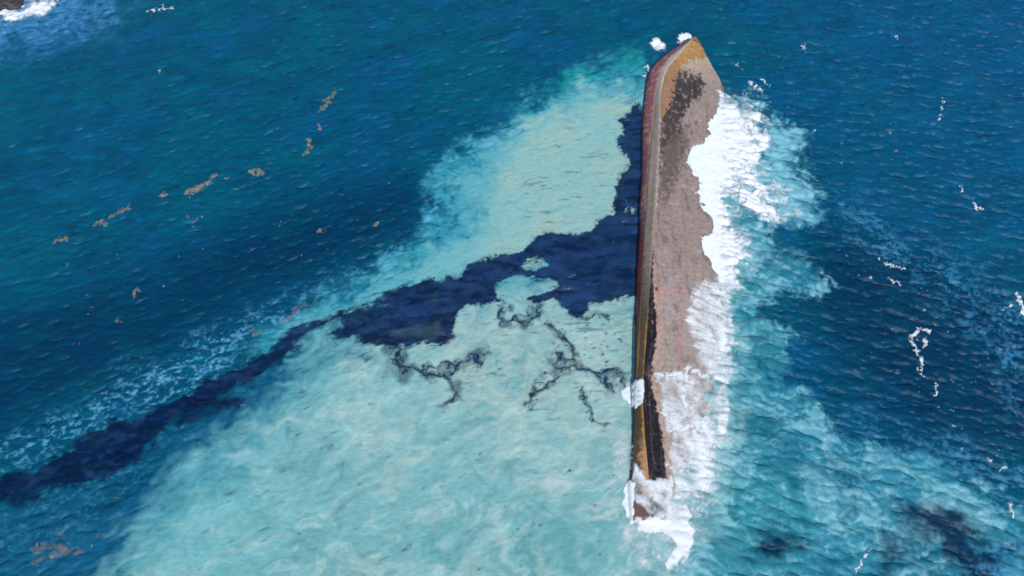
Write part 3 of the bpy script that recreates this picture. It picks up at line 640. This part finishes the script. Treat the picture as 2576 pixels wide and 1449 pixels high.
        for pl_, a_ in (([(1637, 700), (1642, 815), (1636, 860), (1633, 980), (1640, 1130), (1650, 1180)], .45), ([(1655, 1040), (1664, 1110), (1664, 1180)], .4), ([(1620, 1016), (1645, 1020), (1690, 1062)], .5)):
            c = mx(c, smooth(1.1, .3, linedist(pl_, px + nb_ * .5, py)) * a_ * .6, alb(150, 138, 136))
    elif part == 'strake':
        c = np.zeros(x.shape + (3,)) + alb(150, 136, 124)
        c = mx(c, smooth(300, 180, py), alb(216, 204, 184)); c = mx(c, smooth(360, 560, py) * .55, alb(118, 104, 94))
        c = mx(c, smooth(620, 820, py), alb(84, 70, 50)); c = mx(c, smooth(900, 1050, py) * .7, alb(74, 60, 44))
        t = (px - np.interp(py, [91, 171, 251, 438, 613, 773, 948, 1137, 1312], [1749, 1665, 1648, 1631, 1620, 1611, 1600, 1592, 1593])) / (np.maximum(8, np.interp(py, [91, 192, 413, 640, 868, 1002, 1312], [4, 14, 22, 22, 20, 18, 46])))
        c = mx(c, smooth(.35, .1, np.abs(t - .25) + na * .1) * smooth(700, 400, py) * .4, alb(196, 176, 140))
        c = mx(c, smooth(.8, 1.0, t + nb_ * .06) * smooth(760, 500, py) * .7, alb(196, 178, 160))
        c = mx(c, smooth(.25, .05, t + nb_ * .12) * smooth(600, 660, py) * smooth(820, 740, py) * .8, alb(60, 66, 26))
        c = mx(c, smooth(.75, 1.0, t + nb_ * .1) * smooth(760, 860, py) * .9, alb(176, 128, 48))
        c = mx(c, smooth(.25, .05, t + nb_ * .1) * smooth(800, 880, py) * smooth(1000, 940, py) * .8, alb(170, 124, 66))
        c = mx(c, smooth(.35, .7, t + nb_ * .2) * smooth(1090, 1140, py) * .8, alb(186, 142, 96)); c = mx(c, smooth(1240, 1270, py), alb(112, 78, 70))
    else:
        c = np.zeros(x.shape + (3,)) + alb(150, 92, 104)
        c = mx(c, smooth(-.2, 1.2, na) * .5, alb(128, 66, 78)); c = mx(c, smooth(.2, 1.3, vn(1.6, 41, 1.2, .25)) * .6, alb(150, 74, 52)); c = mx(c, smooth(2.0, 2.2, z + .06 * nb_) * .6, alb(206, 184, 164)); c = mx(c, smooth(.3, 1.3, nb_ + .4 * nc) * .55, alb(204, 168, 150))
        c = mx(c, smooth(.5, 1.5, -na + .3 * nb_) * smooth(300, 200, py) * .6, alb(60, 48, 70))
        c = mx(c, smooth(.5, 1.3, vn(2.0, 9, 1.5, .35)) * .7, alb(206, 146, 74))
        c = mx(c, smooth(540, 640, py) * .85, alb(148, 58, 42)); c = mx(c, smooth(800, 900, py), alb(110, 84, 54))
        c = mx(c, smooth(1.2, .5, z + nb_ * .15) * .9, alb(30, 18, 26))  # shade on the steep lower side, darkened into the tint
    c = c * (1 + .10 * nb_ )[..., None]
    return np.clip(c, .004, .8), na, nb_

hull = bpy.data.objects.new('capsized_ship', None); COL.objects.link(hull)
hull.location = (*to_world(1700, 700, 0), 0)
tag(hull, 'overturned rusty ship hull lying half sunk with waves breaking over it', 'shipwreck')
NSTA = 620
ys = HY0 + (HY1 - HY0) * np.linspace(0, 1, NSTA)
secs = [section_pts(y) for y in ys]
hl = np.array(hull.location)
for idx, (pname, part, mat) in enumerate((('side_plating', 'side', MAT_SIDE), ('bilge_strake', 'strake', MAT_STRAKE), ('bottom_plating', 'bottom', MAT_BOTTOM))):
    X = np.array([s[idx][0] for s in secs]); Z = np.array([s[idx][1] for s in secs]); Y = np.repeat(ys[:, None], X.shape[1], 1)
    c, na, nb_ = hull_tint(X, Y, Z, part)
    if part == 'bottom':
        tt = np.clip(np.linspace(0, 1, X.shape[1]) * 6, 0, 1)[None, :]
        fr_ = .012 * np.cos(Y * 2 * np.pi / 1.9) ** 8
        Z = Z + tt * np.where(Z > -1, .035 * na + .02 * nb_ - fr_ * 2, 0)
    v = np.stack([X, Y, Z], -1).reshape(-1, 3) - hl
    mesh_obj(pname, v, grid_quads(*X.shape), mat, hull, {'tint': c.reshape(-1, 3)})
# stern transom under the wash
s0 = secs[0]; xs = s0[0][0] + s0[1][0][1:] + s0[2][0][1:]; zs = s0[0][1] + s0[1][1][1:] + s0[2][1][1:]
n = len(xs); tv = [(x, ys[0], z) for x, z in zip(xs, zs)] + [(x, ys[0], -5.) for x in xs]
mesh_obj('transom', np.array(tv) - hl, [(i, n + i, n + i + 1, i + 1) for i in range(n - 1)], MAT_RUST, hull, smooth_=False)

def strip(name, line_fn, y0, y1, wd, ht, mat, nn=240, jag=0.0, seed=1):
    """a low plate edge that runs along the hull: line_fn(y) -> x, z"""
    rng = np.random.default_rng(seed); yy = np.linspace(y0, y1, nn); v = []
    for y in yy:
        x, z = line_fn(y); j = rng.normal() * jag
        v += [(x - wd, y, z - .08), (x - wd * .8, y, z + ht + j), (x + wd * .8, y, z + ht + j), (x + wd, y, z - .08)]
    q = []
    for i in range(nn - 1):
        for k in range(3): q.append((i * 4 + k, (i + 1) * 4 + k, (i + 1) * 4 + k + 1, i * 4 + k + 1))
    q += [(0, 1, 2, 3), ((nn - 1) * 4 + 3, (nn - 1) * 4 + 2, (nn - 1) * 4 + 1, (nn - 1) * 4)]
    c = np.zeros((len(v), 3)) + (alb(110, 94, 80) if mat is MAT_STRAKE else 0.1)
    return mesh_obj(name, np.array(v) - hl, q, mat, hull, {'tint': c}, smooth_=False)
def on_a(y):
    s = section(y); return s[2] + .02, s[3]
def on_b(y):
    s = section(y); return s[4], s[5]
ya = to_world(1640, 330, 2.3)[1]; yb = to_world(1605, 860, 2.0)[1]
strip('bilge_keel', on_a, float(yb), float(ya), .05, .10, MAT_STRAKE, jag=.012)
def box_part(name, x, y, z, sx, sy, sz, mat):
    v = []
    for (a, b_, c_) in [(-1, -1, -1), (1, -1, -1), (1, 1, -1), (-1, 1, -1), (-.8, -.85, 1), (.8, -.85, 1), (.8, .85, 1), (-.8, .85, 1)]:
        v.append((x + a * sx, y + b_ * sy, z + c_ * sz))
    q = [(0, 3, 2, 1), (4, 5, 6, 7), (0, 1, 5, 4), (1, 2, 6, 5), (2, 3, 7, 6), (3, 0, 4, 7)]
    return mesh_obj(name, np.array(v) - hl, q, mat, hull, {'tint': np.zeros((8, 3)) + .05}, smooth_=False)
for (px, py) in ((1651, 729), (1641, 936), (1640, 812)):
    x, y = to_world(px, py, 2.4); xb = section(float(y))
    z = np.interp(float(x), [xb[4], xb[6]], [xb[5], xb[7]])
    box_part('docking_plug', float(x), float(y), float(z) + .08, .32, .38, .12, MAT_RUST)

# ------------------------------------------------------------------ surf
def grow(a):
    b_ = a.copy(); b_[1:] = np.maximum(b_[1:], a[:-1]); b_[:-1] = np.maximum(b_[:-1], a[1:]); c_ = b_.copy()
    c_[:, 1:] = np.maximum(c_[:, 1:], b_[:, :-1]); c_[:, :-1] = np.maximum(c_[:, :-1], b_[:, 1:]); return c_
base = np.maximum(grow(HZ), SZ)
lump = fnoise(71, 5, .7, 1.8); lump2 = fnoise(72, 1.4, .3, 1.0)
def surf(name, d, height, label, cat, stuff=True):
    d = np.clip(d, 0, 1)
    z = base + .06 + d * height * np.clip(.5 + .16 * lump + .06 * lump2, .03, 2) * (.35 + .65 * smooth(1780, 1860, FPX))
    return tag(cut(name, d, z, MAT_FOAM, {'dens': d}), label, cat, kind='stuff' if stuff else None)
surf('breaking_surf', d1, .5, 'thick white surf breaking against the weather side of the hull near its middle', 'surf')
surf('wave_wash', np.maximum(d2, d3) * (1 - smooth(.2, .5, d4)), .35, 'thin lacy sheet of white water running down the flooded hull bottom', 'foam')
surf('stern_surf', d4, .4, 'white surf curling round the sunken stern end of the hull', 'surf')
surf('foam_patch', d5 * (FPX < 1597), .06, 'faint white foam drifting on pale green water beside the stern', 'foam')
surf('splash', d6, .3, 'small bright white splash pouring off the lee side of the hull', 'splash', False)
surf('foam_puff', d7, .4, 'round white foam puff on blue water just left of the bow tip', 'foam', False)
surf('bow_splash', d8, .35, 'white splash hidden partly behind the pointed bow tip', 'splash', False)
surf('foam_fleck', d9, .3, 'speckled white foam against the lee shoulder of the bow', 'foam', False)
surf('rock_surf', d10, .3, 'white surf around the dark rock in the far corner of the sea', 'surf')

exec_late = True
# ------------------------------------------------------------------ whitecaps
def zsea(x, y):
    i = np.clip(((x - X0) / DX), 0, NX - 2); j = np.clip(((y - Y0) / DX), 0, NY - 2)
    return SZ[np.asarray(j).astype(int), np.asarray(i).astype(int)]
CAPS = [
    ([(372, 34), (378, 26), (395, 24), (416, 20), (432, 21)], 4, 'long thin curling whitecap on open blue water beyond the seaweed'),
    ([(405, 180), (410, 174)], 3.5, 'tiny lone white fleck on blue water far left of the bow'),
    ([(2340, 833), (2312, 826), (2294, 843), (2294, 862), (2306, 884), (2316, 906), (2322, 925)], 8, 'large hook shaped whitecap curling on dark water right of the hull'),
    ([(2326, 850), (2334, 868), (2326, 872)], 7, 'short foam tuft inside the curve of the hook shaped whitecap'),
    ([(2312, 925), (2320, 938), (2326, 945)], 3.5, 'small foam scrap trailing under the hook shaped whitecap'),
    ([(2562, 742), (2570, 762), (2572, 785), (2578, 806)], 12, 'solid white breaking crest at the right edge of the view'),
    ([(2521, 781), (2538, 767), (2548, 765)], 5, 'small white crest just left of the solid breaking crest'),
    ([(2213, 656), (2232, 668), (2252, 672), (2276, 678)], 4.5, 'long slanting whitecap along the lacy foam band right of the hull'),
    ([(2235, 698), (2250, 708), (2264, 716)], 5, 'shorter slanting whitecap just below the long slanting one'),
    ([(2353, 964), (2358, 976), (2357, 998)], 6, 'upright white fleck below the hook shaped whitecap'),
    ([(2192, 1378), (2180, 1394), (2168, 1412), (2154, 1438)], 6, 'slanting white crest on turquoise water at the bottom edge'),
    ([(2538, 1265), (2542, 1282), (2546, 1305)], 6, 'upright whitecap between the dark water patches and the right edge'),
    ([(2510, 1195), (2524, 1180), (2536, 1176)], 3.5, 'thin curved white crest above the turquoise band lower right'),
    ([(2490, 1150), (2500, 1164)], 4, 'small white fleck just above the thin curved crest'),
    ([(1914, 196), (1926, 208), (1935, 218)], 5, 'bright white crest on dark water right of the bow shoulder'),
    ([(1886, 208), (1900, 226), (1915, 232)], 7, 'broken white foam clump beside the crest right of the bow shoulder'),
    ([(1852, 156), (1858, 166), (1868, 176)], 3, 'thin white line of foam near the right side of the bow'),
    ([(2024, 112), (2028, 128)], 6, 'small speckled whitecap on open water far right of the bow tip'),
    ([(2452, 514), (2460, 524), (2466, 530)], 6, 'round white fleck on dark blue water at the far right'),
    ([(2252, 88), (2258, 98)], 4, 'tiny whitecap near the far edge of the open sea at right'),
    ([(2372, 250), (2368, 290), (2364, 305)], 2.5, 'faint white specks strung along a swell crest at far right'),
    ([(2044, 330), (2050, 326)], 4, 'tiny white fleck beside the fringe of the torn surf'),
    ([(2110, 405), (2118, 410)], 3, 'faint white speck below the fringe of torn surf'),
    ([(2418, 468), (2420, 482)], 3.5, 'small upright white speck above the round fleck at far right'),
]
cap_noise = np.random.default_rng(3)
for i, (pts, wd, lab) in enumerate(CAPS):
    d = linedist(pts, FPX + WX * 2.2 + FX * 1.6 + VX * 1.8, FPY + WY * 2.2 + FY * 1.6 + VY * 1.8) / wd
    dd = smooth(1.05, .0, d * 1.25 + bub * .22 + lump2 * .12) * .8
    if dd.max() < .1: dd = smooth(1.3, .4, d)
    o = cut('whitecap', dd, SZ + .05 + dd * .16, MAT_FOAM, {'dens': dd})
    tag(o, lab, 'whitecap', 'whitecaps scattered on the open sea')
# unnumbered bits of foam on the weather side
fz = msk([[(1880, 130), (2100, 300), (2200, 600), (2576, 760), (2576, 1300), (2250, 1100), (2080, 800), (2040, 450), (1850, 180)]], 40)
fk = fz * smooth(2.35, 2.8, fnoise(73, 2.2, .4, 1.0, -25, 1.8) + .35 * fnoise(74, 14, 2, 1.5)) * .5
tag(cut('foam_specks', fk, SZ + .05 + fk * .08, MAT_FOAM, {'dens': fk}), 'countless small white foam specks on the dark water right of the hull', 'foam', kind='stuff')

# ------------------------------------------------------------------ seaweed rafts
WEED = [
    ([(843, 232), (832, 250), (818, 266), (807, 274)], 7, 0, 'long tapering tan seaweed raft, the one nearest the far side of the sea'),
    ([(806, 303), (812, 315), (810, 326)], 4, 0, 'short broken tan seaweed string just below the long tapering raft'),
    ([(779, 352), (780, 370)], 6, 0, 'two tan seaweed clumps joined in a short upright raft'),
    ([(777, 377), (767, 389)], 5, 0, 'small slanting tan seaweed scrap below the joined upright clumps'),
    ([(636, 434), (650, 430), (662, 434)], 6, 0, 'ragged greenish tan seaweed clump with loose crumbs on its right'),
    ([(541, 444), (522, 460), (500, 472), (472, 484)], 7, 0, 'longest curved tan seaweed raft on the dark blue water at left'),
    ([(562, 454), (578, 447)], 3.5, 0, 'thin pale seaweed wisp right of the longest curved raft'),
    ([(405, 494), (417, 492)], 6, 0, 'small round tan seaweed clump left of the longest curved raft'),
    ([(326, 518), (308, 530), (280, 545)], 6, 0, 'slanting tan seaweed raft between two smaller clumps at left'),
    ([(238, 570), (264, 563)], 6, 0, 'flat oval tan seaweed clump below the slanting raft at left'),
    ([(134, 614), (148, 603), (172, 610)], 5, 0, 'arched tan seaweed raft closest to the left edge'),
    ([(335, 745), (345, 730)], 7, 0, 'pale crumbly seaweed clump alone on the darkest water at left'),
    ([(295, 815), (301, 803)], 5, 0, 'small olive seaweed clump below the pale crumbly one'),
    ([(770, 760), (745, 778), (722, 798), (700, 812)], 5, 1, 'long pink seaweed streak above the start of the oil tail'),
    ([(668, 832), (648, 842), (628, 830)], 6, 1, 'pink seaweed patch just left of the long pink streak'),
    ([(640, 878), (652, 866)], 4, 1, 'little pink seaweed scrap touching the upper edge of the oil tail'),
    ([(1253, 316), (1257, 302)], 4, 1, 'little upright pink seaweed scrap beside the pale plume near the hull'),
    ([(1226, 322), (1240, 314)], 3, 1, 'thin pink seaweed streak at the top edge of the pale plume'),
    ([(2252, 380), (2264, 390)], 6, 0, 'brown seaweed clump on the open sea right of the surf'),
    ([(2228, 326), (2240, 332)], 4, 0, 'thin brown seaweed strip above the clump right of the surf'),
    ([(80, 1385), (120, 1375), (160, 1380)], 13, 1, 'broad dim brown seaweed patch in the lower left corner'),
    ([(125, 1402), (165, 1388), (210, 1386)], 7, 1, 'long pale brown seaweed streak below the broad dim patch'),
    ([(85, 1412), (118, 1406)], 6, 1, 'pale brown seaweed scrap nearest the bottom left corner'),
    ([(150, 1345), (168, 1338)], 6, 1, 'small brown seaweed scrap above the broad dim patch'),
    ([(240, 1370), (248, 1350)], 5, 1, 'upright reddish seaweed scrap at the edge of the pale green plume'),
    ([(606, 1022), (618, 1012)], 5, 1, 'pink seaweed scrap under the dark branch of the oil tail'),
    ([(938, 568), (955, 564)], 4, 0, 'tiny tan seaweed clump on the dark water left of the pale plume'),
    ([(800, 574), (810, 582)], 4, 0, 'tiny tan seaweed clump alone between the rafts and the foam'),
]
wn = fnoise(81, 2.4, .35, 1.0); 
def dilate(a):
    b_ = a.copy(); b_[1:] = np.maximum(b_[1:], a[:-1]); b_[:-1] = np.maximum(b_[:-1], a[1:])
    c_ = b_.copy(); c_[:, 1:] = np.maximum(c_[:, 1:], b_[:, :-1]); c_[:, :-1] = np.maximum(c_[:, :-1], b_[:, 1:]); return c_
def one_piece(a, d):
    """the largest connected piece of a 0/1 mask that lies near d = 0"""
    jj, ii = np.where(d < 8)
    sl = (slice(jj.min(), jj.max() + 1), slice(ii.min(), ii.max() + 1)); m = a[sl] > .5; best = None
    left = m.copy()
    while left.any():
        s_ = np.zeros(m.shape); k_ = np.argmax(left); s_[k_ // m.shape[1], k_ % m.shape[1]] = 1; n_ = 0
        while s_.sum() != n_:
            n_ = s_.sum()
            s2_ = s_.copy(); s2_[1:] = np.maximum(s2_[1:], s_[:-1]); s2_[:-1] = np.maximum(s2_[:-1], s_[1:]); s2_[:, 1:] = np.maximum(s2_[:, 1:], s_[:, :-1]); s2_[:, :-1] = np.maximum(s2_[:, :-1], s_[:, 1:])
            s_ = s2_ * m
        left &= s_ < .5
        if best is None or s_.sum() > best.sum(): best = s_
    o = np.zeros_like(a)
    if best is not None: o[sl] = best
    return o
loose = np.zeros_like(PX)
for pts, wd, k, lab in WEED:
    d = linedist(pts, PX + SX * 6 + WX * 2.5 + FX * 3.0, PY + WY * 2.5 + FY * 3.0) / (wd * .8)
    dd = smooth(1.0, .5, d + wn * .20 + vfine * .1)
    dd = one_piece(np.where(dd > .3, 1.0, 0), d); crumbs = 0 * smooth(3.4, 1.2, d) * smooth(2.0, 2.4, vfine + .3 * wn) * .9
    loose = np.maximum(loose, smooth(3.4, 1.2, d) * (vfine + .3 * wn > 2.1) * (dilate(dd) < .5))
    if dd.max() < .5: dd = (d < .8) * 1.0
    o = cut('seaweed_raft', dd, SZ + .02 + .09 * dd * np.clip(.7 + .3 * lump2, .2, 2), MAT_WEED2 if k else MAT_WEED, {}, need=2)
    tag(o, lab, 'seaweed', 'seaweed rafts drifting on the sea')
cz = msk([[(250, 520), (700, 400), (960, 350), (1250, 300), (1150, 560), (900, 640), (600, 740), (100, 900), (140, 640)], [(2150, 260), (2420, 560), (2400, 620), (2180, 450)]], 40)
ck = cz * smooth(3.0, 3.2, fnoise(82, 1.1, .28, .8) + .6 * fnoise(83, 12, 2, 1.5))
ck = np.where(np.maximum(ck, loose) > .25, 1.0, 0)
tag(cut('seaweed_crumbs', ck, SZ + .02 + .05 * ck, MAT_WEED, {}, need=2), 'countless small tan seaweed crumbs scattered over the dark blue water', 'seaweed', kind='stuff')

# ------------------------------------------------------------------ rope, planks, rock
def tube(name, pts, r, mat, sides=6):
    pts = np.array(pts); v = []; q = []
    d = np.gradient(pts, axis=0); d /= np.linalg.norm(d, axis=1)[:, None] + 1e-9
    for p_, t_ in zip(pts, d):
        s = np.cross(t_, (0, 0, 1)); s /= np.linalg.norm(s) + 1e-9; u = np.cross(s, t_)
        for k in range(sides):
            a = 2 * math.pi * k / sides; v.append(p_ + r * (math.cos(a) * s + math.sin(a) * u))
    n = len(pts)
    for i in range(n - 1):
        for k in range(sides): q.append((i * sides + k, i * sides + (k + 1) % sides, (i + 1) * sides + (k + 1) % sides, (i + 1) * sides + k))
    v = np.array(v); c = v.mean(0); o = mesh_obj(name, v - c, q, mat); o.location = c; return o
def spline(P, n=160):
    P = np.array(P, float); t = np.arange(len(P)); tt = np.linspace(0, len(P) - 1, n)
    out = []
    for u in tt:
        i = min(int(u), len(P) - 2); f = u - i
        p0, p1, p2, p3 = P[max(i - 1, 0)], P[i], P[i + 1], P[min(i + 2, len(P) - 1)]
        out.append(.5 * ((2 * p1) + (p2 - p0) * f + (2 * p0 - 5 * p1 + 4 * p2 - p3) * f * f + (3 * p1 - p0 - 3 * p2 + p3) * f ** 3))
    return np.array(out)
def sea_line(name, P, r):
    s = spline(P); x, y = to_world(s[:, 0], s[:, 1], 0.1); z = zsea(x, y) + .08
    return tube(name, np.stack([x, y, z], 1), r, MAT_ROPE)
tag(sea_line('floating_rope', [(1600, 332), (1588, 345), (1585, 362), (1586, 380), (1591, 398), (1588, 418), (1572, 438), (1562, 458), (1561, 482), (1564, 505), (1567, 525), (1569, 545)], .07), 'long thin dark rope meandering on the oil beside the hull', 'rope')
tag(sea_line('rope_loop', [(1598, 258), (1600, 266), (1604, 276), (1602, 284), (1597, 282), (1597, 272), (1604, 266), (1609, 262)], .08), 'small loop of dark rope on the water near the bow shoulder', 'rope')
for (ax, ay, bx_, by_, lab) in ((1580, 522, 1582, 538, 'left one of two dark planks in the pale gap in the oil'), (1585, 521, 1586, 540, 'right and longer one of two dark planks in the pale gap in the oil')):
    x0, y0 = to_world(ax, ay, .1); x1, y1 = to_world(bx_, by_, .1)
    nn = 10; v = []; q = []
    for i in range(nn):
        t = i / (nn - 1); x = x0 + (x1 - x0) * t; y = y0 + (y1 - y0) * t; zz = float(zsea(x, y)) + .08
        wv = .15 * (1 - .3 * abs(t - .5))
        v += [(x - wv, y, zz - .1), (x - wv, y, zz + .07), (x + wv, y, zz + .09), (x + wv, y, zz - .1)]
    for i in range(nn - 1):
        for k in range(4): q.append((i * 4 + k, (i + 1) * 4 + k, (i + 1) * 4 + (k + 1) % 4, i * 4 + (k + 1) % 4))
    q += [(0, 1, 2, 3), ((nn - 1) * 4 + 3, (nn - 1) * 4 + 2, (nn - 1) * 4 + 1, (nn - 1) * 4)]
    v = np.array(v); c = v.mean(0); o = mesh_obj('floating_plank', v - c, q, MAT_ROPE, None, smooth_=False); o.location = c
    tag(o, lab, 'plank', 'planks afloat beside the hull')

# rock in the far corner
def rock(cx, cy, rx, ry, rz, seed):
    rng = np.random.default_rng(seed); nu, nv = 48, 20; v = []
    ph = rng.random((6, 3)) * 6.28; fq = rng.normal(size=(6, 3)) * np.array([1.4, 1.4, 1.4])
    for j in range(nv):
        b_ = -.35 + (math.pi / 2 + .35) * j / (nv - 1)
        for i in range(nu):
            a = 2 * math.pi * i / nu; d = np.array([math.cos(a) * math.cos(b_), math.sin(a) * math.cos(b_), math.sin(b_)])
            s = 1 + sum(.13 / (1 + .4 * k) * (1 - 2 * abs(math.sin(float(d @ fq[k]) * (1 + .7 * k) + ph[k, 0]))) for k in range(6))
            v.append((d[0] * rx * s, d[1] * ry * s, d[2] * rz * s))
    q = []
    for j in range(nv - 1):
        for i in range(nu): q.append((j * nu + i, j * nu + (i + 1) % nu, (j + 1) * nu + (i + 1) % nu, (j + 1) * nu + i))
    o = mesh_obj('rock', np.array(v), q, MAT_ROCK); o.location = (cx, cy, 0); return o
x, y = to_world(30, -2, 0)
tag(rock(float(x), float(y), 4.2, 4.6, 2.2, 4), 'dark wet rock breaking the surface in the far left corner', 'rock')
